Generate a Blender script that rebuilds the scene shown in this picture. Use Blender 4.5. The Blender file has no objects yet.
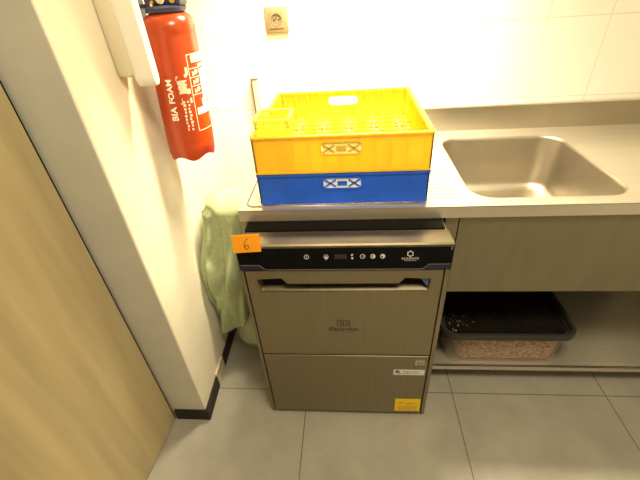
import bpy, bmesh, math, random
from mathutils import Vector, Matrix
random.seed(7)
C = bpy.context.scene.collection
PI = math.pi

# ------------------------------------------------------------------ materials
def mat(name, col, rough=.5, metal=0., spec=.5, noise=None, bump=None, trans=0., emis=None, estr=0., ior=1.45, coat=0., aniso=None):
    m = bpy.data.materials.new(name); m.use_nodes = True
    nt = m.node_tree; N = nt.nodes; L = nt.links
    b = N['Principled BSDF']
    b.inputs['Base Color'].default_value = (*col, 1); b.inputs['Roughness'].default_value = rough
    b.inputs['Metallic'].default_value = metal; b.inputs['Specular IOR Level'].default_value = spec
    b.inputs['IOR'].default_value = ior
    b.inputs['Transmission Weight'].default_value = trans; b.inputs['Coat Weight'].default_value = coat
    if emis: b.inputs['Emission Color'].default_value = (*emis, 1); b.inputs['Emission Strength'].default_value = estr
    if noise or bump:
        tc = N.new('ShaderNodeTexCoord'); mp = N.new('ShaderNodeMapping'); L.new(tc.outputs['Object'], mp.inputs[0])
        nz = N.new('ShaderNodeTexNoise'); L.new(mp.outputs[0], nz.inputs['Vector'])
        sc, amt = noise or (20, .0)
        nz.inputs['Scale'].default_value = 1; nz.inputs['Detail'].default_value = 6
        mp.inputs['Scale'].default_value = sc if isinstance(sc, tuple) else (sc, sc, sc)
        if noise:
            r = N.new('ShaderNodeValToRGB')
            r.color_ramp.elements[0].position = .3; r.color_ramp.elements[1].position = .7
            r.color_ramp.elements[0].color = (*[c*(1-amt) for c in col], 1)
            r.color_ramp.elements[1].color = (*[min(1, c*(1+amt)) for c in col], 1)
            L.new(nz.outputs['Fac'], r.inputs[0]); L.new(r.outputs[0], b.inputs['Base Color'])
        if bump:
            bn = N.new('ShaderNodeBump'); bn.inputs['Strength'].default_value = bump; bn.inputs['Distance'].default_value = .002
            L.new(nz.outputs['Fac'], bn.inputs['Height']); L.new(bn.outputs[0], b.inputs['Normal'])
    return m

def tile_mat(name, c1, c2, grout, w, h, mortar, off, rough, uv, spec=.5, mott=6, gbump=.3):
    """square tiles; uv = which object axes run across / up"""
    m = bpy.data.materials.new(name); m.use_nodes = True
    nt = m.node_tree; N = nt.nodes; L = nt.links; b = N['Principled BSDF']
    tc = N.new('ShaderNodeTexCoord'); sp = N.new('ShaderNodeSeparateXYZ'); L.new(tc.outputs['Object'], sp.inputs[0])
    cb = N.new('ShaderNodeCombineXYZ')
    a0 = N.new('ShaderNodeMath'); a0.operation = 'SUBTRACT'; a0.inputs[1].default_value = off[0]; L.new(sp.outputs[uv[0]], a0.inputs[0])
    a1 = N.new('ShaderNodeMath'); a1.operation = 'SUBTRACT'; a1.inputs[1].default_value = off[1]; L.new(sp.outputs[uv[1]], a1.inputs[0])
    L.new(a0.outputs[0], cb.inputs[0]); L.new(a1.outputs[0], cb.inputs[1])
    bk = N.new('ShaderNodeTexBrick'); bk.offset = 0; bk.squash = 1
    L.new(cb.outputs[0], bk.inputs['Vector'])
    bk.inputs['Scale'].default_value = 1; bk.inputs['Brick Width'].default_value = w; bk.inputs['Row Height'].default_value = h
    bk.inputs['Mortar Size'].default_value = mortar; bk.inputs['Mortar Smooth'].default_value = .3; bk.inputs['Bias'].default_value = 0
    nz = N.new('ShaderNodeTexNoise'); nz.inputs['Scale'].default_value = mott; nz.inputs['Detail'].default_value = 8; nz.inputs['Roughness'].default_value = .6
    L.new(tc.outputs['Object'], nz.inputs['Vector'])
    r = N.new('ShaderNodeValToRGB'); r.color_ramp.elements[0].position = .3; r.color_ramp.elements[1].position = .7
    r.color_ramp.elements[0].color = (*c1, 1); r.color_ramp.elements[1].color = (*c2, 1); L.new(nz.outputs['Fac'], r.inputs[0])
    L.new(r.outputs[0], bk.inputs['Color1']); L.new(r.outputs[0], bk.inputs['Color2']); bk.inputs['Mortar'].default_value = (*grout, 1)
    L.new(bk.outputs['Color'], b.inputs['Base Color'])
    b.inputs['Roughness'].default_value = rough; b.inputs['Specular IOR Level'].default_value = spec
    iv = N.new('ShaderNodeMath'); iv.operation = 'SUBTRACT'; iv.inputs[0].default_value = 1; L.new(bk.outputs['Fac'], iv.inputs[1])
    bn = N.new('ShaderNodeBump'); bn.inputs['Strength'].default_value = gbump; bn.inputs['Distance'].default_value = .002
    L.new(iv.outputs[0], bn.inputs['Height']); L.new(bn.outputs[0], b.inputs['Normal'])
    return m

M = {}
M['floor'] = tile_mat('floor_tile', (.25, .235, .205), (.33, .315, .28), (.10, .09, .075), .6, .6, .0022, (-.1685, .1006), .42, (0, 1), mott=5)
M['tiles'] = tile_mat('wall_tile', (.80, .79, .76), (.84, .83, .80), (.66, .62, .50), .218, .2815, .0018, (.322, .984), .18, (0, 2), mott=3)
M['paint'] = mat('cream_paint', (.78, .74, .62), .6, noise=(9, .035), bump=.08)
M['shaded_wall'] = mat('shaded_wall_paint', (.50, .49, .45), .65, noise=(9, .05), bump=.1)
M['ceiling'] = mat('ceiling_paint', (.75, .73, .68), .8, noise=(5, .02))
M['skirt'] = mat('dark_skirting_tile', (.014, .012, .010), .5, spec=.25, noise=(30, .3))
M['pale_skirt'] = mat('pale_skirting', (.50, .44, .32), .8, noise=(60, .3), bump=.4)
M['oak'] = mat('light_wood', (.40, .33, .19), .45, noise=((14, 14, 1.2), .18), bump=.1)
M['steel'] = mat('brushed_steel', (.40, .35, .27), .34, 1., noise=((3, 3, 180), .06), bump=.04)
M['steel_front'] = mat('brushed_steel_door', (.29, .25, .175), .42, 1., noise=((90, 4, 2.5), .045), bump=.03)
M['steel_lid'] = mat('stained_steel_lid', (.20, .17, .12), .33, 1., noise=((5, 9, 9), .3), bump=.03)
M['steel_top'] = mat('worktop_steel', (.66, .62, .54), .33, .74, noise=((2, 120, 2), .05), bump=.03)
M['steel_bowl'] = mat('satin_steel_bowl', (.40, .365, .30), .42, 1., noise=((8, 8, 8), .05))
M['steel_dull'] = mat('dull_steel', (.27, .24, .175), .5, .8, noise=((30, 4, 4), .06))
M['chrome'] = mat('chrome', (.75, .72, .66), .15, 1.)
M['black_gap'] = mat('black_rubber_and_shade', (.007, .006, .005), .8, spec=.1)  # rubber parts, and the shade of gaps painted black
M['panel'] = mat('black_gloss_panel', (.004, .004, .005), .35, spec=.08)
M['panel_blue'] = mat('dark_blue_panel_inlay', (.010, .011, .035), .3)
M['icon'] = mat('pale_print', (.55, .55, .55), .5)
M['trimline'] = mat('grey_trim', (.16, .15, .17), .4)
M['display'] = mat('dark_display', (.022, .018, .018), .3)
M['etch'] = mat('etched_mark', (.03, .024, .015), .6)
M['bluefilm'] = mat('blue_film', (.05, .13, .30), .4)
M['yellow'] = mat('yellow_plastic', (.97, .67, .042), .42, noise=(14, .05))
M['yellow2'] = mat('lemon_plastic', (.94, .88, .09), .42, noise=(14, .04))
M['blue'] = mat('blue_plastic', (.016, .125, .80), .42, noise=(14, .12))
M['paleblue'] = mat('pale_slot_light', (.93, .97, 1.0), .5)
M['paleyellow'] = mat('pale_yellow_slot_light', (.97, .93, .50), .5)
M['orange'] = mat('orange_paper', (.95, .36, .01), .7, noise=(40, .03))
M['ink'] = mat('dark_ink', (.05, .025, .02), .6)
M['red'] = mat('red_enamel', (.42, .046, .007), .26, coat=.3, noise=(6, .06))
M['print'] = mat('cream_print', (.85, .68, .50), .45)
M['printwhite'] = mat('white_print', (.9, .86, .76), .4)
M['navy'] = mat('navy_plastic', (.035, .04, .09), .4)
M['brass'] = mat('brass', (.60, .42, .14), .3, 1.)
M['white'] = mat('white_plastic', (.82, .80, .74), .35)
M['cream'] = mat('cream_plastic', (.66, .60, .46), .4)
M['socket'] = mat('beige_socket_plastic', (.22, .175, .10), .4)
M['socket_dark'] = mat('socket_recess_and_shade', (.16, .13, .075), .5)
M['cloth'] = mat('sage_cloth', (.34, .39, .225), .9, noise=(60, .1), bump=.25)
M['binwhite'] = mat('pale_green_plastic', (.50, .53, .38), .45, noise=(10, .05))
M['bingreen'] = mat('olive_bin_base', (.30, .34, .20), .5)
M['stickyellow'] = mat('yellow_sticker', (.85, .56, .01), .5)
M['stickwhite'] = mat('white_sticker', (.66, .68, .68), .5)
M['stickgrey'] = mat('silver_sticker', (.50, .48, .42), .5)
M['clear'] = mat('cloudy_clear_plastic', (.42, .37, .30), .35, trans=.0)
M['granules'] = mat('pink_granules', (.50, .28, .22), .8, noise=(85, .75), bump=.6)
M['tray'] = mat('black_plastic_tray', (.030, .028, .024), .35)
M['wet'] = mat('wet_black_liquid', (.010, .009, .008), .12, noise=(60, .3), bump=.6)
M['speck'] = mat('pale_crumb', (.22, .21, .18), .6)
M['lamp'] = mat('lamp_diffuser', (.9, .9, .9), .5, emis=(1, .82, .52), estr=6)

# thin rack plastic lets light through
for k_, tw in (('yellow', .30), ('yellow2', .30), ('blue', .12)):
    nt = M[k_].node_tree; b = nt.nodes['Principled BSDF']; out = nt.nodes['Material Output']
    tr_ = nt.nodes.new('ShaderNodeBsdfTranslucent'); mx_ = nt.nodes.new('ShaderNodeMixShader'); mx_.inputs[0].default_value = tw
    nt.links.new(b.inputs['Base Color'].links[0].from_socket, tr_.inputs[0])
    nt.links.new(b.outputs[0], mx_.inputs[1]); nt.links.new(tr_.outputs[0], mx_.inputs[2]); nt.links.new(mx_.outputs[0], out.inputs[0])
# see-through cloudy plastic
nt = M['clear'].node_tree; b = nt.nodes['Principled BSDF']
b.inputs['Alpha'].default_value = .22

# ------------------------------------------------------------------ mesh helpers
def link(name, bm, m, parent=None, smooth=False, kind=None):
    bmesh.ops.recalc_face_normals(bm, faces=bm.faces[:])
    me = bpy.data.meshes.new(name); bm.to_mesh(me); bm.free()
    if isinstance(m, (list, tuple)):
        for x in m: me.materials.append(x)
    else: me.materials.append(m)
    if smooth:
        for p in me.polygons: p.use_smooth = True
        if smooth != True:
            me.set_sharp_from_angle(angle=math.radians(smooth))
    o = bpy.data.objects.new(name, me); C.objects.link(o)
    if parent: o.parent = parent; o.matrix_parent_inverse = parent.matrix_world.inverted() if False else Matrix.Translation(-world_loc(parent))
    if kind: o['kind'] = kind
    return o
def world_loc(o):
    v = Vector((0, 0, 0))
    while o: 
        v += o.location; mi = o.matrix_parent_inverse.translation; v += mi; o = o.parent
    return v
def thing(name, label, cat, loc=(0, 0, 0), group=None):
    o = bpy.data.objects.new(name, None); C.objects.link(o); o.location = loc; o.empty_display_size = .05
    o['label'] = label; o['category'] = cat
    if group: o['group'] = group
    return o
def tag(o, label, cat, group=None):
    o['label'] = label; o['category'] = cat
    if group: o['group'] = group
    return o
def box(bm, x0, x1, y0, y1, z0, z1, bev=0, seg=2):
    r = bmesh.ops.create_cube(bm, size=1)
    vs = r['verts']
    for v in vs:
        v.co = Vector((x0 if v.co.x < 0 else x1, y0 if v.co.y < 0 else y1, z0 if v.co.z < 0 else z1))
    if bev:
        es = list({e for v in vs for e in v.link_edges})
        bmesh.ops.bevel(bm, geom=es, offset=bev, segments=seg, affect='EDGES', profile=.5)
    return vs
def bx(*a, **k):
    bm = bmesh.new(); box(bm, *a, **k); return bm
def poly_extrude(bm, loops, fn, depth):
    """loops: outer + holes as 2D lists; fn(u,v,d)->3D; makes a solid plate of given depth"""
    def layer(d):
        es, vs_all = [], []
        for lp in loops:
            vs = [bm.verts.new(fn(u, v, d)) for u, v in lp]; vs_all.append(vs)
            for i in range(len(vs)): es.append(bm.edges.new((vs[i], vs[(i+1) % len(vs)])))
        bmesh.ops.triangle_fill(bm, edges=es, use_beauty=True)
        return vs_all
    a = layer(0); b_ = layer(depth)
    for va, vb in zip(a, b_):
        n = len(va)
        for i in range(n): bm.faces.new((va[i], va[(i+1) % n], vb[(i+1) % n], vb[i]))
def rrect(x0, x1, y0, y1, r, n=6):
    pts = []
    for cx, cy, a0 in ((x1-r, y0+r, -90), (x1-r, y1-r, 0), (x0+r, y1-r, 90), (x0+r, y0+r, 180)):
        for i in range(n+1):
            a = math.radians(a0+90*i/n); pts.append((cx+r*math.cos(a), cy+r*math.sin(a)))
    return pts
def loft(bm, rings, cap0=False, cap1=False, closed=True):
    L = [[bm.verts.new(p) for p in r] for r in rings]
    n = len(L[0])
    for a, b_ in zip(L, L[1:]):
        for i in range(n if closed else n-1): bm.faces.new((a[i], a[(i+1) % n], b_[(i+1) % n], b_[i]))
    if cap0: bm.faces.new(L[0])
    if cap1: bm.faces.new(L[-1])
    return L
def lathe(bm, prof, cx, cy, n=40, cap0=True, cap1=True, z0=0):
    loft(bm, [[(cx+r*math.cos(2*PI*i/n), cy+r*math.sin(2*PI*i/n), z0+z) for i in range(n)] for r, z in prof], cap0, cap1)
def tube(bm, pts, r, n=10, cap=True):
    pts = [Vector(p) for p in pts]; rings = []
    for i, p in enumerate(pts):
        t = (pts[min(i+1, len(pts)-1)]-pts[max(i-1, 0)]).normalized()
        a = Vector((0, 0, 1)) if abs(t.z) < .9 else Vector((1, 0, 0))
        u = t.cross(a).normalized(); w = t.cross(u)
        rr = r[i] if isinstance(r, (list, tuple)) else r
        rings.append([p+rr*(math.cos(2*PI*k/n)*u+math.sin(2*PI*k/n)*w) for k in range(n)])
    loft(bm, rings, cap, cap)
def bar(bm, p, q, w, h):
    """square-section bar from p to q, w = sideways width, h = height along z-ish"""
    p, q = Vector(p), Vector(q); t = (q-p).normalized()
    a = Vector((0, 0, 1)) if abs(t.z) < .9 else Vector((0, 1, 0))
    s = t.cross(a).normalized(); u = s.cross(t).normalized()
    R = [[pt+s*sx*w/2+u*sz*h/2 for sx, sz in ((-1, -1), (1, -1), (1, 1), (-1, 1))] for pt in (p, q)]
    loft(bm, R, True, True)
def text_mesh(s, size, align='CENTER', res=3, space=1.0, bold=0):
    cu = bpy.data.curves.new('t', 'FONT'); cu.body = s; cu.size = size; cu.align_x = align; cu.align_y = 'CENTER'
    cu.resolution_u = res; cu.space_character = space; cu.offset = bold
    o = bpy.data.objects.new('t', cu); C.objects.link(o)
    dg = bpy.context.evaluated_depsgraph_get(); dg.update()
    me = bpy.data.meshes.new_from_object(o.evaluated_get(dg))
    bm = bmesh.new(); bm.from_mesh(me)
    bpy.data.objects.remove(o); bpy.data.curves.remove(cu); bpy.data.meshes.remove(me)
    return bm
def add_text(bm, s, size, fn, **k):
    """fn maps (u,v) text coordinates to 3D"""
    t = text_mesh(s, size, **k)
    mp = {v: bm.verts.new(fn(v.co.x, v.co.y)) for v in t.verts}
    for f in t.faces:
        try: bm.faces.new([mp[v] for v in f.verts])
        except ValueError: pass
    t.free()

# ------------------------------------------------------------------ the room
XL, YB = -.56, .808            # left wall face, back wall face
XR, YF, ZC = 1.55, -2.3, 2.6
def struct(name, bm, m, parent=None, smooth=False):
    o = link(name, bm, m, parent, smooth)
    if not parent: o['kind'] = 'structure'
    return o
struct('floor', bx(-1.6, XR+.1, YF-.1, YB+.1, -.08, 0), M['floor'])
struct('wall_back', bx(-1.0, XR+.1, YB, YB+.1, 0, ZC), M['tiles'])
# left wall: pier that ends in a corner towards the camera
bm = bx(XL-.30, XL, -.030, YB, 0, ZC, bev=.004)
def slant(bm):
    for v in bm.verts:
        if v.co.x > XL-.05: v.co.x -= .026*max(0, (v.co.y+.03))/(YB+.03)
    return bm
struct('wall_left', slant(bm), [M['paint']])
# end face of the pier as a thin sheet, its shade put into the grey
struct('wall_end_shade', bx(XL-.30, XL-.0035, -.0325, -.0295, .0, ZC), M['shaded_wall'])
struct('wall_right', bx(XR, XR+.1, YF, YB, 0, ZC), M['paint'])
struct('wall_front', bx(-1.6, XR, YF-.1, YF, 0, ZC), M['paint'])
struct('wall_side', bx(-1.6, -1.5, YF, -.03, 0, ZC), M['paint'])
struct('wall_recess', bx(-1.5, XL-.28, -.03, .06, 0, ZC), M['shaded_wall'])
struct('ceiling', bx(-1.6, XR+.1, YF-.1, YB+.1, ZC, ZC+.08), M['ceiling'])
# skirting: dark tile around the pier corner, a paler section behind it, then dark again
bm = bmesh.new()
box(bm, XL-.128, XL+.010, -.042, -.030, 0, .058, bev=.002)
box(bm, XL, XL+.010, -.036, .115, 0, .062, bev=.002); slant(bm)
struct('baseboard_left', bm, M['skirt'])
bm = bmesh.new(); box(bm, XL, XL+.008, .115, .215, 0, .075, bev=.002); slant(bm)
struct('baseboard_side', bm, M['pale_skirt'])
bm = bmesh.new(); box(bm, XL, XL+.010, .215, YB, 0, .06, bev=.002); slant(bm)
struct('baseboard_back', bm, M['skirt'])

# wooden door leaf standing beside the pier
dr = bpy.data.objects.new('door_1', None); C.objects.link(dr); dr['kind'] = 'structure'
dr.location = (-.694, -.045, 0)
def skew(bm, k=.085):
    for v in bm.verts: v.co.x += .018+(v.co.y+.045)*k
    return bm
link('door_leaf', skew(bx(-.752, -.712, -.92, -.045, .006, 2.08, bev=.002)), M['oak'], dr)
link('door_gap_shade', skew(bx(-.750, -.7125, -.045, -.0415, .006, 2.08)), M['black_gap'], dr)  # black strip, shade of the narrow gap beside the wall put into colour
h = bmesh.new(); tube(h, [(-.712, -.86, 1.02), (-.672, -.86, 1.02), (-.662, -.85, 1.02), (-.662, -.75, 1.02)], .008, 12)
link('door_handle', skew(h), M['chrome'], dr, True)

# ------------------------------------------------------------------ dishwasher
DW = thing('dishwasher', 'stainless steel undercounter dishwasher with black control panel under the worktop', 'dishwasher', (0, .3, 0))
bm = bmesh.new()
box(bm, -.298, -.294, .006, .60, .03, .82)
box(bm, .294, .298, .006, .60, .03, .82)
box(bm, -.294, .294, .585, .60, .03, .82)
box(bm, -.294, .294, .03, .585, .03, .05)
link('housing', bm, M['steel_dull'], DW)
link('door_surround', bx(-.294, .294, .024, .05, .05, .746), M['black_gap'], DW)
link('side_post', bx(-.300, -.2905, .0, .024, .012, .746, bev=.001), M['steel_front'], DW)
link('side_post', bx(.2865, .300, .0, .024, .012, .746, bev=.001), M['steel_front'], DW)
for x in (-.25, .25):
    for y in (.06, .54):
        f = bmesh.new(); lathe(f, [(.02, 0), (.022, .004), (.022, .010), (.012, .012), (.012, .032)], x, y, 20)
        link('foot', f, M['black_gap'], DW, 40)
# stainless lid with a rounded front edge, sloping up a little to the back
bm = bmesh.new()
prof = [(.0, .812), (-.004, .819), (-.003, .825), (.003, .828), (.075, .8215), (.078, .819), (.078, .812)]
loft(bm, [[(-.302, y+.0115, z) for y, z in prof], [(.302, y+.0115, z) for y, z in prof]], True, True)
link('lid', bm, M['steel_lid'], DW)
link('lid_rear', bx(-.296, .296, .094, .58, .80, .822), M['black_gap'], DW)  # painted black for the shade in the gap under the worktop
# control panel: slightly leaning back, tapering towards the bottom
def pf(u, v, d):   # u: x, v: 0 bottom .. 1 top
    return Vector((u*(1.0 if v > .5 else 1.0), -.006+.014*v+d, .750+v*.068))
bm = bmesh.new()
poly_extrude(bm, [[(-.297, 0), (.297, 0), (.302, 1), (-.302, 1)]], pf, .035)
link('control_panel', bm, M['panel'], DW)
cp = DW.children[-1] if False else [o for o in C.objects if o.name == 'control_panel'][0]
def pp(x, z, d=.0006):   # point on the panel's front face
    v = (z-.750)/.068
    return Vector((x, -.006+.014*v-d, z))
for s in (-1, 1):
    bm = bmesh.new(); vs = [bm.verts.new(pp(s*a, z, .0005)) for a, z in ((.296, .752), (.222, .752), (.238, .7665), (.297, .7665))]; bm.faces.new(vs)
    link('panel_inlay', bm, M['panel_blue'], cp)
bm = bmesh.new()
for s in (-1, 1):
    line = [(.297, .767), (.238, .767), (.222, .7525)]
    for (xa, za), (xb, zb) in zip(line, line[1:]):
        bar(bm, pp(s*xa, za, .0006), pp(s*xb, zb, .0006), .0010, .0012)
bar(bm, pp(-.222, .7525, .0006), pp(.222, .7525, .0006), .0010, .0016)
link('panel_trim_line', bm, M['trimline'], cp)
def ring2d(bm, x, z, r0, r1, fn, a0=0, a1=360, n=24):
    L0 = [bm.verts.new(fn(x+r0*math.cos(math.radians(a0+(a1-a0)*i/n)), z+r0*math.sin(math.radians(a0+(a1-a0)*i/n)))) for i in range(n+1)]
    L1 = [bm.verts.new(fn(x+r1*math.cos(math.radians(a0+(a1-a0)*i/n)), z+r1*math.sin(math.radians(a0+(a1-a0)*i/n)))) for i in range(n+1)]
    for i in range(n): bm.faces.new((L0[i], L0[i+1], L1[i+1], L1[i]))
def disc2d(bm, x, z, r, fn, a0=0, a1=360, n=24):
    c = bm.verts.new(fn(x, z)); L = [bm.verts.new(fn(x+r*math.cos(math.radians(a0+(a1-a0)*i/n)), z+r*math.sin(math.radians(a0+(a1-a0)*i/n)))) for i in range(n+1)]
    for i in range(n): bm.faces.new((c, L[i], L[i+1]))
def quad2d(bm, x0, x1, z0, z1, fn):
    bm.faces.new([bm.verts.new(fn(a, b_)) for a, b_ in ((x0, z0), (x1, z0), (x1, z1), (x0, z1))])
zi = .792
def icon(fnbuild):
    bm = bmesh.new(); fnbuild(bm); link('panel_icon', bm, M['icon'], cp)
icon(lambda b_: (ring2d(b_, -.101, zi, .0052, .0070, pp), quad2d(b_, -.1017, -.1003, zi-.003, zi+.003, pp)))
icon(lambda b_: (disc2d(b_, -.046, zi, .0068, pp, 190, 350), ring2d(b_, -.046, zi, .0055, .0068, pp, -10, 190), quad2d(b_, -.050, -.042, zi+.001, zi+.002, pp), quad2d(b_, -.047, -.045, zi-.010, zi-.007, pp)))
icon(lambda b_: (b_.faces.new([b_.verts.new(pp(x, z)) for x, z in ((.024, zi+.007), (.030, zi+.008), (.028, zi+.002), (.024, zi+.001))]), disc2d(b_, .027, zi-.005, .0032, pp)))
icon(lambda b_: (ring2d(b_, .056, zi, .0052, .0070, pp), quad2d(b_, .0555, .061, zi+.000, zi+.0012, pp)))
icon(lambda b_: (ring2d(b_, .084, zi, .0052, .0070, pp), disc2d(b_, .084, zi, .0046, pp, -90, 90), quad2d(b_, .0805, .0820, zi-.003, zi+.003, pp)))
icon(lambda b_: (ring2d(b_, .111, zi, .0052, .0070, pp), disc2d(b_, .111, zi, .0055, pp, -90, 150)))
bm = bmesh.new()
quad2d(bm, -.022, .012, zi-.007, zi+.007, pp)
link('display', bm, M['display'], cp)
bm = bmesh.new()
ring2d(bm, .186, .7985, .0060, .0082, pp)
for a in range(0, 360, 60): disc2d(bm, .186+.0085*math.cos(math.radians(a+30)), .7985+.0085*math.sin(math.radians(a+30)), .0016, pp, n=8)
add_text(bm, 'ecostore', .0125, lambda u, v: pp(.186+u*1.0, .7855+v), space=1.05)
add_text(bm, 'PREMIUM', .0055, lambda u, v: pp(.186+u*1.0, .7785+v), space=1.6)
link('panel_logo', bm, M['icon'], cp)

# door with the pressed-in handle pocket
def ff(x, z, d=0): return Vector((x, d, z))
DX0, DX1, DZ0, DZ1 = -.2865, .2825, .3695, .7435
hole = [(-.250, .661), (.246, .664), (.252, .712), (.178, .714), (.160, .695), (-.165, .695), (-.182, .714), (-.256, .712)]
bm = bmesh.new()
poly_extrude(bm, [[(DX0, DZ0), (DX1, DZ0), (DX1, DZ1), (DX0, DZ1)], hole], lambda u, v, d: ff(u, v, d), .022)
bmesh.ops.bevel(bm, geom=[e for e in bm.edges if all(abs(v.co.y) < 1e-6 for v in e.verts) and len(e.link_faces) == 2 and e.calc_face_angle(0) > 1.0], offset=.0012, segments=2, affect='EDGES')
door = link('door', bm, M['steel_front'], DW)
bm = bmesh.new()
def hin(p, k):  # pocket rings shrink towards the back; bottom ledge slopes
    x, z = p
    return (x*(1-.03*k), z+(.012*k if z < .69 else 0))
loft(bm, [[ff(x, z, .004) for x, z in hole], [ff(*hin(p, .6), .022) for p in hole], [ff(*hin(p, 1), .034) for p in hole]], False, True)
link('handle_pocket', bm, M['steel_front'], door)
bm = bmesh.new()
poly_extrude(bm, [[(.221, .7095), (.2475, .7095), (.2455, .676)]], lambda u, v, d: ff(u, v, .006+d), .0015)
o = link('protective_film', bm, M['bluefilm'], door); o['label'] = 'strip of blue protective film in the right end of the handle pocket'
dp = lambda x, z: ff(x, z, -.0005)
bm = bmesh.new()
cx0, cz0 = -.003, .526
# square emblem with a curved mark inside
for (x0, x1, z0, z1) in ((-.020, -.0175, -.0135, .0135), (.0175, .020, -.0135, .0135), (-.020, -.004, .0115, .0135), (.004, .020, .0115, .0135), (-.020, -.004, -.0135, -.0115), (.004, .020, -.0135, -.0115), (-.001, .001, -.0115, .0115)):
    quad2d(bm, cx0+x0, cx0+x1, cz0+z0, cz0+z1, dp)
ring2d(bm, cx0-.001, cz0, .0085, .0108, dp, 100, 260, 14)
ring2d(bm, cx0+.003, cz0, .0085, .0105, dp, -80, 80, 14)
quad2d(bm, cx0-.0105, cx0+.001, cz0-.001, cz0+.001, dp)
add_text(bm, 'Electrolux', .0225, lambda u, v: dp(-.004+u, .4975+v), space=1.02, bold=.0005)
add_text(bm, 'PROFESSIONAL', .0072, lambda u, v: dp(-.004+u*1.0, .4835+v), space=1.75)
link('maker_logo', bm, M['etch'], door)

# lower service panel and stickers
bm = bx(DX0, DX1, .0, .022, .018, .3625, bev=.0012)
lp = link('lower_panel', bm, M['steel_front'], DW)
link('plinth', bx(-.27, .27, .03, .05, .0, .03), M['black_gap'], DW)
def sticker(name, x0, x1, z0, z1, m, tilt=0, label=None):
    bm = bmesh.new(); c, s = math.cos(tilt), math.sin(tilt); mx, mz = (x0+x1)/2, (z0+z1)/2
    fn = lambda u, v, d: Vector((mx+(u-mx)*c-(v-mz)*s, -.0004-d, mz+(u-mx)*s+(v-mz)*c))
    poly_extrude(bm, [[(x0, z0), (x1, z0), (x1, z1), (x0, z1)]], fn, .0003)
    o = link(name, bm, m, lp)
    if label: o['label'] = label
    return o, (lambda u, v: fn(u, v, .0008))
o, fn = sticker('sticker', .240, .270, .318, .342, M['stickgrey'], label='small silver rating sticker')
bm = bmesh.new()
for i in range(4):
    for j in range(5):
        if random.random() < .8: quad2d(bm, .244+j*.0048, .247+j*.0048+.001, .322+i*.0045, .3245+i*.0045, fn)
link('rating_print', bm, M['etch'], o)
o, fn = sticker('sticker', .168, .276, .2605, .2905, M['stickwhite'], label='white dealer sticker with a small blue and red emblem')
bm = bmesh.new(); disc2d(bm, .181, .279, .0085, fn, n=12); link('emblem', bm, M['bluefilm'], o)
bm = bmesh.new(); quad2d(bm, .186, .194, .267, .272, fn); link('emblem_dot', bm, M['red'], o)
bm = bmesh.new(); add_text(bm, 'Degrottiers', .0125, lambda u, v: fn(.199+u, .280+v), align='LEFT')
quad2d(bm, .199, .262, .2685, .2700, fn)
link('sticker_text', bm, M['panel_blue'], o)
o, fn = sticker('sticker', .184, .279, .031, .112, M['stickyellow'], label='square yellow warning sticker')
bm = bmesh.new()
disc2d(bm, .205, .087, .006, fn, n=10); quad2d(bm, .222, .262, .084, .087, fn); quad2d(bm, .222, .255, .077, .079, fn)
for i in range(3): quad2d(bm, .194, .270, .061-i*.007, .0630-i*.007, fn)
for i in range(4): disc2d(bm, .203+i*.020, .040, .0045, fn, n=8)
link('warning_print', bm, M['brass'], o)

# orange number tag
TX = lambda u, v, d: Vector((u, -.0095+(v-.817)*.12-d, v))
bm = bmesh.new(); poly_extrude(bm, [[(-.3015, .817), (-.2235, .8215), (-.2235, .8765), (-.302, .8715)]], TX, .0006)
tg = link('number_tag', bm, M['orange'], DW); tg['label'] = 'orange paper tag with a handwritten 6 at the top left corner'
six = [(.006, .017), (.001, .013), (-.003, .006), (-.0055, -.002), (-.0055, -.010), (-.002, -.0155), (.003, -.0155), (.006, -.011), (.0055, -.006), (.002, -.0035), (-.002, -.0055), (-.0045, -.009)]
bm = bmesh.new(); tube(bm, [TX(-.263+x*1.0, .8455+z*1.0, .0011) for x, z in six], .0009, 6)
link('handwritten_number', bm, M['ink'], tg)

# ------------------------------------------------------------------ sink unit
WZ, WY0 = .862, .146
WX0, WX1 = -.3217, 1.45
WT = thing('steel_worktop', 'stainless steel worktop with ribbed drainer and sink bowl along the tiled wall', 'worktop', (.5, .48, WZ-.04))
BX0, BX1, BY0, BY1, BR = .392, .86, .192, .700, .075
bm = bmesh.new()
bowl_out = rrect(BX0, BX1, BY0, BY1, BR, 8)
poly_extrude(bm, [[(WX0, WY0), (WX1, WY0), (WX1, YB-.002), (WX0, YB-.002)], bowl_out], lambda u, v, d: Vector((u, v, WZ-d)), .003)
# folded front and side aprons
box(bm, WX0, WX1, WY0, WY0+.018, WZ-.04, WZ-.0005, bev=.0015)
box(bm, WX0, WX0+.018, WY0+.015, YB-.002, WZ-.04, WZ-.0005, bev=.0015)
box(bm, WX1-.018, WX1, WY0+.015, YB-.002, WZ-.04, WZ-.0005)
link('worktop', bm, M['steel_top'], WT)
# raised rounded rim round the drainer and ribs
bm = bmesh.new()
def rim_path(x0, x1, y0, y1, r):
    p = rrect(x0, x1, y0, y1, r, 6); return [(x, y, WZ+.0002) for x, y in p]+[(p[0][0], p[0][1], WZ+.0002)]
tube(bm, [p for p in rim_path(-.302, .372, .168, .72, .03)[7:] if p[0] < .3 or p[1] > .3][:-1]+[(.24, .168, WZ+.0002)], .0028, 8)
link('drainer_rim', bm, M['steel_bowl'], WT, True)
for i in range(22):
    y = .20+i*.0225
    bm = bmesh.new(); tube(bm, [(-.27, y, WZ-.0018), (.355, y, WZ-.0018)], .0028, 8)
    link('drainer_rib', bm, M['steel_top'], WT, True)
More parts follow.
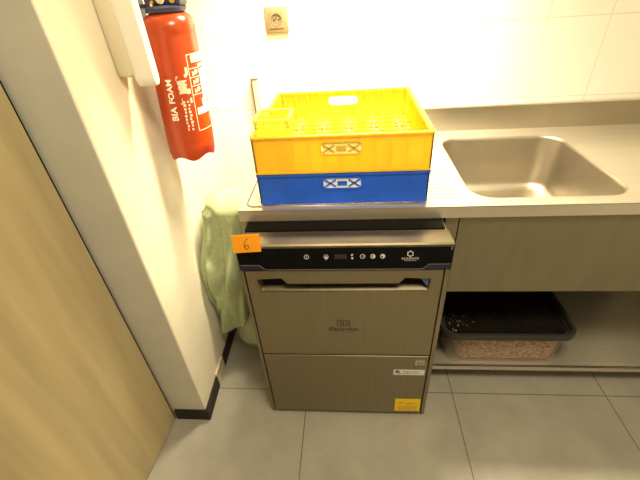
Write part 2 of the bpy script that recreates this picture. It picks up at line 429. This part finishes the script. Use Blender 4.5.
# bowl
bm = bmesh.new()
def rr3(inset, z, r): return [(x, y, z) for x, y in rrect(BX0+inset, BX1-inset, BY0+inset, BY1-inset, r, 8)]
loft(bm, [rr3(-.003, WZ+.0006, BR+.003), rr3(0, WZ-.001, BR), rr3(.004, WZ-.012, BR-.002), rr3(.010, WZ-.19, BR-.004), rr3(.018, WZ-.212, BR-.006), rr3(.045, WZ-.226, BR-.02), rr3(.10, WZ-.232, .05)], False, True)
link('sink_bowl', bm, M['steel_bowl'], WT, 50)
bm = bmesh.new(); lathe(bm, [(.045, 0), (.045, .003), (.036, .004), (.030, -.002)], .62, .44, 32, z0=WZ-.2315)
link('drain', bm, M['chrome'], WT, 40)
# splashback with folded lip
bm = bmesh.new()
box(bm, WX0, WX1, YB-.014, YB-.001, WZ, WZ+.098)
link('splashback', bm, M['steel_bowl'], WT)
link('splashback_lip', bx(WX0, WX1, YB-.020, YB-.001, WZ+.098, WZ+.105, bev=.0015), M['steel_top'], WT)

CB = thing('sink_cabinet', 'stainless steel sink base with open lower shelf beside the dishwasher', 'cabinet', (.9, .48, 0))
link('front_panel', bx(.3545, 1.44, .160, .168, .512, WZ-.0405, bev=.001), M['steel_dull'], CB)
link('leg', bx(.312, .3515, .160, .198, .0, WZ-.0405, bev=.0015), M['steel_dull'], CB)
link('leg', bx(1.40, 1.44, .170, .208, .0, WZ-.0405, bev=.0015), M['steel_dull'], CB)
link('leg', bx(.312, .3515, .72, .76, .0, WZ-.0405, bev=.0015), M['steel_dull'], CB)
link('leg', bx(1.40, 1.44, .72, .76, .0, WZ-.0405, bev=.0015), M['steel_dull'], CB)
bm = bmesh.new(); box(bm, .345, 1.41, .158, .74, .100, .106); box(bm, .345, 1.41, .158, .164, .077, .106, bev=.001)
link('shelf', bm, M['steel_top'], CB)
link('side_panel', bx(.318, .322, .20, .74, .12, WZ-.05), M['black_gap'], CB)  # black sheet, the dark of the open space put into its colour
link('back_panel', bx(.33, 1.44, .762, .768, .05, WZ-.05), M['black_gap'], CB)  # likewise black, painted as the shade under the sink

# ------------------------------------------------------------------ plastic container on the shelf
PC = thing('food_container', 'cloudy plastic container of pink granules under a black tray on the shelf', 'container', (.62, .30, .106))
def rring(x0, x1, y0, y1, z, r, n=6): return [(x, y, z) for x, y in rrect(x0, x1, y0, y1, r, n)]
X0, X1, Y0, Y1 = .385, .86, .162, .49
bm = bmesh.new()
loft(bm, [rring(X0+.03, X1-.03, Y0+.019, Y1-.03, .1065, .03), rring(X0+.022, X1-.022, Y0+.013, Y1-.022, .112, .035), rring(X0+.008, X1-.008, Y0+.008, Y1-.008, .268, .045),
          rring(X0+.010, X1-.010, Y0+.010, Y1-.010, .268, .043), rring(X0+.024, X1-.024, Y0+.024, Y1-.024, .114, .033), rring(X0+.032, X1-.032, Y0+.032, Y1-.032, .1085, .028)], True, True)
link('container_body', bm, M['clear'], PC, 40)
bm = bmesh.new()
n = 6
base = rrect(X0+.070, X1-.030, Y0+.026, Y1-.030, .03, n)
top = rrect(X0+.085, X1-.024, Y0+.019, Y1-.024, .03, n)
loft(bm, [[(x, y, .116) for x, y in base], [(x, y, .225+.012*math.sin(17*x)) for x, y in top]], True, True)
link('pink_granules', bm, M['granules'], PC); 
bm = bmesh.new()
def tr(z, ins, r): return rring(X0-.012+ins, X1+.012-ins, Y0-.010+ins, Y1+.012-ins, z, r)
loft(bm, [tr(.266, .008, .05), tr(.266, 0, .055), tr(.285, -.002, .057), tr(.293, 0, .055), tr(.293, .012, .045), tr(.272, .016, .042), tr(.270, .03, .03)], False, True)
tray = link('black_tray', bm, M['tray'], PC, 40)
bm = bmesh.new()
R_ = random.Random(3)
pts = rrect(X0+.012, X1-.012, Y0+.016, Y1-.012, .035, 6)
v0 = [bm.verts.new((x, y, .278)) for x, y in pts]; bm.faces.new(v0)
bmesh.ops.triangulate(bm, faces=bm.faces[:]); bmesh.ops.subdivide_edges(bm, edges=bm.edges[:], cuts=5, use_grid_fill=True)
for v in bm.verts: v.co.z += R_.uniform(-.003, .006)
link('dark_scraps', bm, M['wet'], tray, True)
bm = bmesh.new()
for i in range(16):
    x, y = R_.gauss(.45, .03), R_.uniform(.20, .27)
    s = R_.uniform(.0008, .0020); box(bm, x-s, x+s, y-s, y+s, .2822, .2822+s*1.3)
o = link('crumbs', bm, M['speck'], tray); o['kind'] = 'stuff'

# ------------------------------------------------------------------ dish racks
def make_rack(name, label, z0, z1, m, insert, mname):
    t = thing(name, label, 'dish rack', (0, .425, z0), 'stacked dish racks')
    x0, x1, y0, y1 = -.2515, .2515, .1745, .675
    w = .004; H = z1-z0
    # walls: front and back with a slot
    slot = rrect(-.055, .057, z0+H*.52, z0+H*.52+.032, .012, 4)
    bm = bmesh.new()
    poly_extrude(bm, [[(x0, z0), (x1, z0), (x1, z1), (x0, z1)], slot], lambda u, v, d: Vector((u, y0+d, v)), w)
    poly_extrude(bm, [[(x0, z0), (x1, z0), (x1, z1), (x0, z1)], slot], lambda u, v, d: Vector((u, y1-d, v)), w)
    for xa, s in ((x0, 1), (x1, -1)):
        sl = [(a+.425, b_) for a, b_ in slot]
        poly_extrude(bm, [[(y0, z0), (y1, z0), (y1, z1), (y0, z1)], sl], lambda u, v, d: Vector((xa+s*d, u, v)), w)
    link('wall_frame', bm, m, t)
    # rims
    bm = bmesh.new()
    poly_extrude(bm, [rrect(x0-.003, x1+.003, y0-.003, y1+.003, .006, 3), rrect(x0+.010, x1-.010, y0+.010, y1-.010, .004, 3)], lambda u, v, d: Vector((u, v, z1-.0005-d)), .006)
    link('top_rim', bm, m, t)
    bm = bmesh.new()
    poly_extrude(bm, [rrect(x0-.002, x1+.002, y0-.002, y1+.002, .006, 3), rrect(x0+.008, x1-.008, y0+.008, y1-.008, .004, 3)], lambda u, v, d: Vector((u, v, z0+.001+d)), .006)
    link('bottom_rim', bm, m, t)
    # slot frame + crossed bars
    bm = bmesh.new()
    za, zb = z0+H*.52, z0+H*.52+.032
    fo = rrect(-.059, .061, za-.004, zb+.004, .015, 4)
    poly_extrude(bm, [fo, slot], lambda u, v, d: Vector((u, y0-.0022+d, v)), .002)
    for (xa, xb) in ((-.050, -.018), (.020, .052)):
        bar(bm, (xa, y0-.0006, za+.005), (xb, y0-.0006, zb-.005), .002, .0042)
        bar(bm, (xa, y0-.0006, zb-.005), (xb, y0-.0006, za+.005), .002, .0042)
    box(bm, -.013, .015, y0-.0018, y0-.0001, za+.009, zb-.009, bev=.0005)
    link('slot_grille', bm, m, t)
    link('slot_bright_plate', bx(-.054, .056, y0+.0008, y0+.0022, za+.0005, zb-.0005), insert, t)  # pale plate, the bright inside behind the slot put into its colour
    # ribs on the walls
    bm = bmesh.new()
    for i in range(11):
        x = x0+.025+i*.0453
        box(bm, x-.0015, x+.0015, y1-.012, y1-w+.0005, z0+.006, z1-.006)
        box(bm, x-.0015, x+.0015, y0+w-.0005, y0+.012, z0+.006, z1-.006)
        y = y0+.025+i*.045
        box(bm, x0+w-.0005, x0+.012, y-.0015, y+.0015, z0+.006, z1-.006)
        box(bm, x1-.012, x1-w+.0005, y-.0015, y+.0015, z0+.006, z1-.006)
    link('wall_ribs', bm, m, t)
    # open lattice floor
    bm = bmesh.new(); zf = z0+.012
    nn = 11; dx = (x1-x0-2*w)/nn; dy = (y1-y0-2*w)/nn
    for i in range(1, nn):
        x = x0+w+i*dx; bar(bm, (x, y0+w, zf), (x, y1-w, zf), .0045, .009)
        y = y0+w+i*dy; bar(bm, (x0+w, y, zf), (x1-w, y, zf), .0045, .009)
    for i in range(nn):
        for j in range(nn):
            xa, ya = x0+w+i*dx, y0+w+j*dy
            if (i+j) % 2: bar(bm, (xa, ya, zf), (xa+dx, ya+dy, zf), .003, .006)
            else: bar(bm, (xa+dx, ya, zf), (xa, ya+dy, zf), .003, .006)
    link('lattice_floor', bm, m, t)
    # upright separators forming the cup cells
    for i in range(1, nn, 2):
        for j in range(1, nn):
            x, y = x0+w+i*dx, y0+w+j*dy
            if x < -.13 and y < .33: continue
            bm = bmesh.new()
            bar(bm, (x-.014, y, zf+.028), (x+.014, y, zf+.028), .003, .014)
            bar(bm, (x, y, zf), (x, y, zf+.034), .004, .004)
            link('cell_divider', bm, m, t)
    return t
make_rack('dish_rack', 'square blue plastic dish rack on the worktop, under the yellow one', WZ+.004, .9645, M['blue'], M['paleblue'], 'b')
make_rack('dish_rack', 'square yellow plastic dish rack stacked on top of the blue rack', .9660, 1.079, M['yellow'], M['paleyellow'], 'y')

# cutlery basket in the front left corner of the yellow rack
CBK = thing('cutlery_basket', 'small lemon yellow slotted basket in the front left corner of the yellow rack', 'basket', (-.19, .245, .983))
bm = bmesh.new()
ax0, ax1, ay0, ay1, z0, z1 = -.240, -.144, .196, .300, .984, 1.120
cs = .006
for cx, cy in ((ax0, ay0), (ax1, ay0), (ax0, ay1), (ax1, ay1)):
    box(bm, cx-(cs if cx == ax1 else 0), cx+(cs if cx == ax0 else 0), cy-(cs if cy == ay1 else 0), cy+(cs if cy == ay0 else 0), z0, z1)
for z in (z0+.003, (z0+z1)/2, z1-.022):
    for y in (ay0+.0015, ay1-.0015): bar(bm, (ax0, y, z), (ax1, y, z), .0025, .006)
    for x in (ax0+.0015, ax1-.0015): bar(bm, (x, ay0, z), (x, ay1, z), .0025, .006)
for i in range(1, 11):
    f = i/11
    for y in (ay0+.0015, ay1-.0015): bar(bm, (ax0+f*(ax1-ax0), y, z0), (ax0+f*(ax1-ax0), y, z1), .0028, .0028)
    for x in (ax0+.0015, ax1-.0015): bar(bm, (x, ay0+f*(ay1-ay0), z0), (x, ay0+f*(ay1-ay0), z1), .0028, .0028)
link('slotted_walls', bm, M['yellow2'], CBK)
bm = bmesh.new()
poly_extrude(bm, [rrect(ax0-.004, ax1+.004, ay0-.004, ay1+.004, .006, 3), rrect(ax0+.005, ax1-.005, ay0+.005, ay1-.005, .004, 3)], lambda u, v, d: Vector((u, v, z1-d)), .007)
link('basket_rim', bm, M['yellow2'], CBK)
bm = bmesh.new()
for i in range(8):
    f = (i+.5)/8
    bar(bm, (ax0+f*(ax1-ax0), ay0, z0+.002), (ax0+f*(ax1-ax0), ay1, z0+.002), .003, .003)
    bar(bm, (ax0, ay0+f*(ay1-ay0), z0+.002), (ax1, ay0+f*(ay1-ay0), z0+.002), .003, .003)
link('basket_floor', bm, M['yellow2'], CBK)

# ------------------------------------------------------------------ fire extinguisher
FE = thing('fire_extinguisher', 'red foam fire extinguisher hanging on the cream left wall', 'fire extinguisher', (-.48, .335, 1.0))
ER = .072; EX = -.48; Z0E = 1.0; ZTOP = 1.405
def axis(z): return Vector((EX+(.004 if False else 0), .300+(z-Z0E)*.17, z))
def ept(th, z, r):
    a = axis(z); return Vector((a.x+r*math.cos(math.radians(th)), a.y+r*math.sin(math.radians(th)), z))
bm = bmesh.new(); n = 64
rings = []
for r, z in ((ER-.006, 1.022), (ER-.001, 1.032), (ER, 1.045), (ER, 1.322), (ER-.0015, 1.328), (ER, 1.334), (ER, 1.350), (ER-.003, 1.361), (ER-.009, 1.370), (ER-.022, 1.377), (.026, 1.382)):
    rings.append([ept(i*360/n, z, r) for i in range(n)])
loft(bm, rings, True, True)
link('cylinder', bm, M['red'], FE, 45)
bm = bmesh.new()
def sk(r, z, wv): return [ept(i*360/n, z+wv*(.5+.5*math.cos(math.radians(i*360/n*5+150))), r) for i in range(n)]
loft(bm, [sk(ER-.001, 1.046, 0), sk(ER, 1.040, 0), sk(ER-.001, 1.008, .0), sk(ER-.005, .991, .012), sk(ER-.008, .991, .012), sk(ER-.006, 1.03, 0)])
link('base_skirt', bm, M['red'], FE, 45)
cyl = [o for o in C.objects if o.name == 'cylinder'][0]
# printed labels wrapped on the cylinder
def patch(bm, th0, th1, z0_, z1_, d=.0006):
    k = max(2, int(abs(th1-th0)/4)+1)
    A = [[bm.verts.new(ept(th0+(th1-th0)*i/k, z, ER+d)) for i in range(k+1)] for z in (z0_, z1_)]
    for i in range(k): bm.faces.new((A[0][i], A[0][i+1], A[1][i+1], A[1][i]))
DEG = 180/PI/ER
bm = bmesh.new()
# vertical lettering reads upwards: text u runs up the cylinder, v runs leftwards
add_text(bm, 'BIA', .026, lambda u, v: ept(-92-v*DEG, 1.131+u, ER+.0008), bold=.0006)
add_text(bm, 'FOAM', .0235, lambda u, v: ept(-92-v*DEG, 1.191+u, ER+.0008), bold=.0006)
link('foam_lettering', bm, M['printwhite'], cyl)
bm = bmesh.new()
# frame of the instruction panel
def patch2(bm, t0, t1, a, b_): patch(bm, t0, t1, 1.075+(a-1.075)*.90, 1.075+(b_-1.075)*.90)
L0, L1, PZ0, PZ1 = -44, 62, 1.075, 1.302
for t0, t1, a, b_ in ((L0, L0+1.8, PZ0, PZ1), (L0, L1, PZ0, PZ0+.003), (L0, L1, PZ1-.003, PZ1), (L1-1.8, L1, PZ0, PZ1)): patch2(bm, t0, t1, a, b_)
for z in (1.185, 1.210, 1.235, 1.260): patch2(bm, L0, -14, z, z+.0022)
patch2(bm, -34, 40, 1.277, 1.297); patch2(bm, -14, 40, 1.262, 1.270)
link('instruction_frame', bm, M['print'], cyl)
bm = bmesh.new()
patch2(bm, -14, 50, 1.170, 1.256); patch2(bm, -38, 50, 1.125, 1.146); patch2(bm, -20, 0, 1.146, 1.17)
link('white_instruction_panel', bm, M['printwhite'], cyl)
for i, z in enumerate((1.197, 1.222, 1.247)):
    c = -27; bm = bmesh.new()
    patch2(bm, c-7, c+4, z-.004, z+.003); patch2(bm, c-2, c+7, z, z+.009); patch2(bm, c-9, c-6, z-.007, z+.006)
    link('pictogram', bm, M['print'], cyl)
bm = bmesh.new()
R_ = random.Random(11)
for i in range(7):      # grey block of small print, nibbled
    patch2(bm, -72+R_.uniform(-2, 1), -56+R_.uniform(-3, 5), 1.195+i*.0055, 1.200+i*.0055)
patch2(bm, -56, -47, 1.192, 1.207)
patch2(bm, -52, -46, 1.245, 1.268); patch2(bm, -56, -50, 1.240, 1.250)
for i in range(3): patch2(bm, -76+i, -74+i*2, 1.235+i*.004, 1.238+i*.004)
for c0 in (-67, -57):
    for i in range(9):
        patch2(bm, c0-3+R_.uniform(0, 2), c0+2+R_.uniform(-1, 2), 1.083+i*.0105, 1.089+i*.0105+R_.uniform(0, .002))
patch2(bm, -52, -47, 1.165, 1.180); patch2(bm, -74, -69, 1.165, 1.168); patch2(bm, -70, -68.5, 1.168, 1.182)
link('small_print', bm, M['print'], cyl)
# valve head
bm = bmesh.new()
a0 = axis(1.3760)
loft(bm, [[ept(i*360/32, 1.3740, .034) for i in range(32)], [ept(i*360/32, 1.3800, .054) for i in range(32)], [ept(i*360/32, 1.3900, .056) for i in range(32)], [ept(i*360/32, 1.3960, .048) for i in range(32)]], True, True)
link('neck_collar', bm, M['navy'], FE, 45)
bm = bmesh.new()
loft(bm, [[ept(i*360/20, z, r) for i in range(20)] for z, r in ((1.3810, .020), (1.4660, .018), (1.4810, .012))], True, True)
link('valve', bm, M['brass'], FE, 45)
bm = bmesh.new(); ay = axis(1.4260).y
box(bm, EX-.048, EX+.054, ay-.032, ay+.030, 1.392, 1.424, bev=.008); box(bm, EX-.028, EX+.050, ay-.022, ay+.024, 1.3960, 1.4360, bev=.006)
box(bm, EX-.020, EX+.072, ay-.010, ay+.016, 1.4060, 1.4280, bev=.004)
link('valve_body', bm, M['navy'], FE)
bm = bmesh.new(); box(bm, EX-.03, EX+.085, ay-.012, ay+.012, 1.4660, 1.4740, bev=.003); box(bm, EX-.03, EX-.018, ay-.012, ay+.012, 1.4340, 1.4690, bev=.002)
link('squeeze_lever', bm, M['navy'], FE)
bm = bmesh.new(); tube(bm, [(EX+.006, ay-.030, 1.4120), (EX+.006, ay-.044, 1.4120)], .013, 20)
link('pressure_gauge', bm, M['chrome'], FE, 40)
bm = bmesh.new(); tube(bm, [(EX+.034, ay-.018, 1.4080), (EX+.036, ay-.040, 1.4060)], .007, 16); link('outlet_plug', bm, M['brass'], FE, 40); bm = bmesh.new(); tube(bm, [(EX-.022, ay-.018, 1.4080), (EX-.024, ay-.034, 1.4020), (EX-.026, ay-.040, 1.3900)], .006, 12)
link('safety_pin', bm, M['brass'], FE, 40)
bm = bmesh.new(); box(bm, XL-.014, XL+.004, ay-.03, ay+.03, 1.3460, 1.4660, bev=.002); box(bm, XL+.006, EX-.016, ay-.010, ay+.010, 1.3910, 1.4010)
link('wall_bracket', bm, M['navy'], FE)

# white wall dispenser whose rounded lower end passes in front of the extinguisher
WD = thing('wall_dispenser', 'white plastic wall unit with a rounded lower end beside the red extinguisher', 'dispenser', (XL, .175, 1.24))
bm = bmesh.new()
pr = [(-.017, 1.60), (-.017, 1.246), (-.013, 1.231), (-.006, 1.224), (.006, 1.224), (.013, 1.231), (.017, 1.246), (.017, 1.60)]
rings = []
for x, s in ((XL+.034, 1.0), (XL+.078, 1.0), (XL+.083, .9)):
    rings.append([(x, .193+y*s, 1.60+(z-1.60)*(1-(1-s)*.08)) for y, z in pr])
loft(bm, rings, True, True)
link('front_cover', bm, M['white'], WD, 35)
bm = bmesh.new(); box(bm, XL-.006, XL+.036, .165, .222, 1.250, 1.60, bev=.01)
link('wall_plate', bm, M['cream'], WD, 40)

# ------------------------------------------------------------------ back wall fittings
SK = thing('wall_socket', 'beige single power socket on the white tiled wall', 'socket', (-.246, YB, 1.312))
bm = bmesh.new(); box(bm, -.290, -.202, YB-.011, YB-.0005, 1.270, 1.358, bev=.003)
link('cover_plate', bm, M['socket'], SK, 40)
bm = bmesh.new()
poly_extrude(bm, [rrect(-.272, -.220, 1.288, 1.342, .003, 2), [(-.246+.0205*math.cos(a*PI/16), 1.315+.0205*math.sin(a*PI/16)) for a in range(32)]], lambda u, v, d: Vector((u, YB-.0135+d, v)), .003)
link('insert', bm, M['socket'], SK)
bm = bmesh.new()
loft(bm, [[(-.246+r*math.cos(a*PI/16), y, 1.315+r*math.sin(a*PI/16)) for a in range(32)] for r, y in ((.0212, YB-.0145), (.0195, YB-.0145), (.0188, YB-.0115))], False, True)
link('socket_well', bm, M['socket_dark'], SK)
for s in (-1, 1):
    bm = bmesh.new(); tube(bm, [(-.246+s*.0095, YB-.0118, 1.315), (-.246+s*.0095, YB-.0128, 1.315)], .0026, 12); link('pin_hole', bm, M['black_gap'], SK)
bm = bmesh.new(); tube(bm, [(-.246, YB-.0118, 1.326), (-.246, YB-.016, 1.326)], .0024, 12); link('earth_pin', bm, M['chrome'], SK)

CD = thing('cable_trunking', 'cream upright cable trunking ending on the tiled wall behind the racks', 'trunking', (-.370, YB, WZ+.11))
bm = bmesh.new(); box(bm, -.374, -.350, YB-.022, YB-.0005, .0, 1.110, bev=.0015)
link('channel', bm, M['cream'], CD)
bm = bmesh.new(); box(bm, -.3795, -.3745, YB-.024, YB-.0005, .0, 1.108)
box(bm, -.380, -.349, YB-.0245, YB-.0005, 1.1105, 1.1135)
link('channel_shade', bm, M['socket_dark'], CD)  # dark strips, the shadow beside and over the channel put into colour

# beige pipe elbow low in the corner
PE = thing('wall_pipe', 'beige pipe elbow on the wall in the corner left of the worktop', 'pipe', (-.51, .78, .60))
bm = bmesh.new(); box(bm, -.545, -.475, YB-.045, YB-.0005, .575, .615, bev=.006)
link('pipe_bracket', bm, M['socket_dark'], PE, 40)
bm = bmesh.new(); tube(bm, [(-.485, .775, .608), (-.470, .755, .600), (-.455, .73, .580), (-.450, .715, .55), (-.450, .71, .45), (-.450, .71, .0)], .020, 16)
link('elbow', bm, M['cream'], PE, True)

# ------------------------------------------------------------------ bin with cloth
BN = thing('waste_bin', 'pale green plastic bin squeezed between left wall and dishwasher', 'bin', (-.432, .405, 0))
bcx, bcy = -.431, .405
bm = bmesh.new(); lathe(bm, [(.070, 0), (.088, .004), (.100, .020), (.106, .045), (.1065, .055)], bcx, bcy, 48)
link('bin_base', bm, M['bingreen'], BN, 40)
bm = bmesh.new(); lathe(bm, [(.1065, .055), (.104, .10), (.094, .62), (.091, .715)], bcx, bcy, 48)
link('bin_body', bm, M['binwhite'], BN, 40)
bm = bmesh.new(); lathe(bm, [(.092, .715), (.091, .745), (.082, .765), (.055, .782), (.02, .788)], bcx, bcy, 48)
link('bin_lid', bm, M['binwhite'], BN, 40)

# cloth: cap over the lid, falling in folds, hem lower on the wall side
NT, NZ = 220, 60
def sm(x): x = max(0, min(1, x)); return x*x*(3-2*x)
def cloth_point(i, j):
    th = 2*PI*i/NT
    dg = math.degrees(th)
    d = (dg-232+180) % 360-180
    hem = .175+.10*sm((d-8)/45)+.10*sm((-d-25)/60)+.26*sm((abs(d)-75)/100)+.010*math.sin(th*9+1)
    bumps = .010*math.sin(th*2+1)+.006*math.sin(th*5)
    if j <= 14:
        f = j/14; r = .096*math.sin(f*PI/2); z = .797-.045*(1-math.cos(f*PI/2))+bumps*f
        r += .002*math.sin(th*9)*f
    else:
        f = (j-14)/(NZ-14); zt = .752+bumps; z = zt-(zt-hem)*f
        g = sm((zt-z)/.30)
        amp = .005+.020*g
        ph = 5*math.sin(2.2*f)*.35
        fold = math.sin(th*8+ph+.6)*.55+math.sin(th*13-ph*1.5)*.30+math.sin(th*21+f*3)*.15
        fold = fold-abs(fold)*.25
        r = .099+.012*g+amp*fold
        r += .062*g*math.exp(-(d/30)**2)+.012*g*math.exp(-((d-45)/30)**2)
        # doubled-over length on the wall side, ending part way down
        wob = 5*math.sin(z*17)+4*math.sin(z*41)
        e = sm((dg-205)/6)*sm((243+wob-dg)/5)*sm((z-.33-.03*math.sin(th*15))/.018)
        r += .014*e*(1+.5*math.sin(th*30+z*6))
        # diagonal drape creases on the front
        for a0_, k_, w_, h_ in ((262, 90, 6, .010), (276, 60, 5, -.008), (290, 75, 7, .008), (252, 120, 4, -.007)):
            r += 1.5*h_*g*math.exp(-(((dg-a0_)-(z-.5)*k_)/w_)**2)
    x = bcx+r*math.cos(th); y = bcy+r*math.sin(th)
    wall = XL-.026*max(0, y+.03)/(YB+.03)
    x = max(wall+.004+.001*math.sin(z*30), min(-.3045, x))
    return (x, y, z)
bm = bmesh.new()
V = [[bm.verts.new(cloth_point(i, j)) for i in range(NT)] for j in range(1, NZ+1)]
for a, b_ in zip(V, V[1:]):
    for i in range(NT): bm.faces.new((a[i], a[(i+1) % NT], b_[(i+1) % NT], b_[i]))
ctr = bm.verts.new((bcx, bcy, .7975))
for i in range(NT): bm.faces.new((ctr, V[0][i], V[0][(i+1) % NT]))
cl = link('draped_cloth', bm, M['cloth'], None, True)
tag(cl, 'sage green cloth draped in folds over the bin beside the dishwasher', 'cloth')
md = cl.modifiers.new('thick', 'SOLIDIFY'); md.thickness = .0015; md.offset = 1

# ------------------------------------------------------------------ lamps (unseen fittings above the frame, added to carry the lights)
LW = thing('under_cabinet_lamp', 'slim unseen strip lamp fixed beneath the added shelf above the worktop', 'lamp', (0, .56, 1.94))
link('lamp_housing', bx(-.40, .40, .50, .62, 1.91, 1.9395, bev=.004), M['white'], LW)
SH = thing('added_lamp_shelf', 'plain white unseen shelf added on the tiled wall to carry the strip lamp', 'shelf', (.0, YB, 1.94))  # unseen shelf, added only to carry the strip lamp
link('shelf_board', bx(-.55, 1.2, .44, YB-.0005, 1.94, 1.965, bev=.002), M['white'], SH)
def area(name, loc, size, size_y, power, col, rot=(0, 0, 0), spread=180):
    l = bpy.data.lights.new(name, 'AREA'); l.shape = 'RECTANGLE'; l.size = size; l.size_y = size_y; l.energy = power; l.color = col
    l.spread = math.radians(spread)
    o = bpy.data.objects.new(name, l); C.objects.link(o); o.location = loc; o.rotation_euler = rot; return o
WARM = (1, .84, .54)
area('strip_light', (.06, .56, 1.90), .5, .08, 36, WARM, (0, 0, 0), 104)
CLm = thing('added_ceiling_lamp', 'square unseen ceiling lamp panel added above the kitchen floor', 'lamp', (.35, -.7, ZC))  # unseen lamp, added to light the front faces
link('lamp_frame', bx(.05, .65, -1.0, -.4, ZC-.03, ZC-.0005, bev=.004), M['white'], CLm)
area('ceiling_light', (.35, -.7, ZC-.04), .5, .5, 43, (1, .86, .58))

# ------------------------------------------------------------------ world
w = bpy.data.worlds.new('World'); bpy.context.scene.world = w; w.use_nodes = True
w.node_tree.nodes['Background'].inputs[0].default_value = (.9, .8, .6, 1); w.node_tree.nodes['Background'].inputs[1].default_value = .02

# ------------------------------------------------------------------ camera
r = Vector((0.99643328, 0.060315, -0.05901535)); u = Vector((0.01370354, 0.57442072, 0.81844551)); f = Vector((-0.08326418, 0.81633507, -0.57154539))
cam = bpy.data.cameras.new('camera'); co = bpy.data.objects.new('camera', cam); C.objects.link(co)
cam.sensor_fit = 'HORIZONTAL'; cam.sensor_width = 36; cam.lens = 369.2126/640*36; cam.clip_start = .02
m4 = Matrix(((r.x, u.x, -f.x, .0239), (r.y, u.y, -f.y, -.8154), (r.z, u.z, -f.z, 1.422), (0, 0, 0, 1)))
co.matrix_world = m4
sc = bpy.context.scene; sc.camera = co
sc.view_settings.view_transform = 'Standard'; sc.view_settings.look = 'None'; sc.view_settings.exposure = 0; sc.view_settings.gamma = 1
sc.view_settings.use_curve_mapping = False
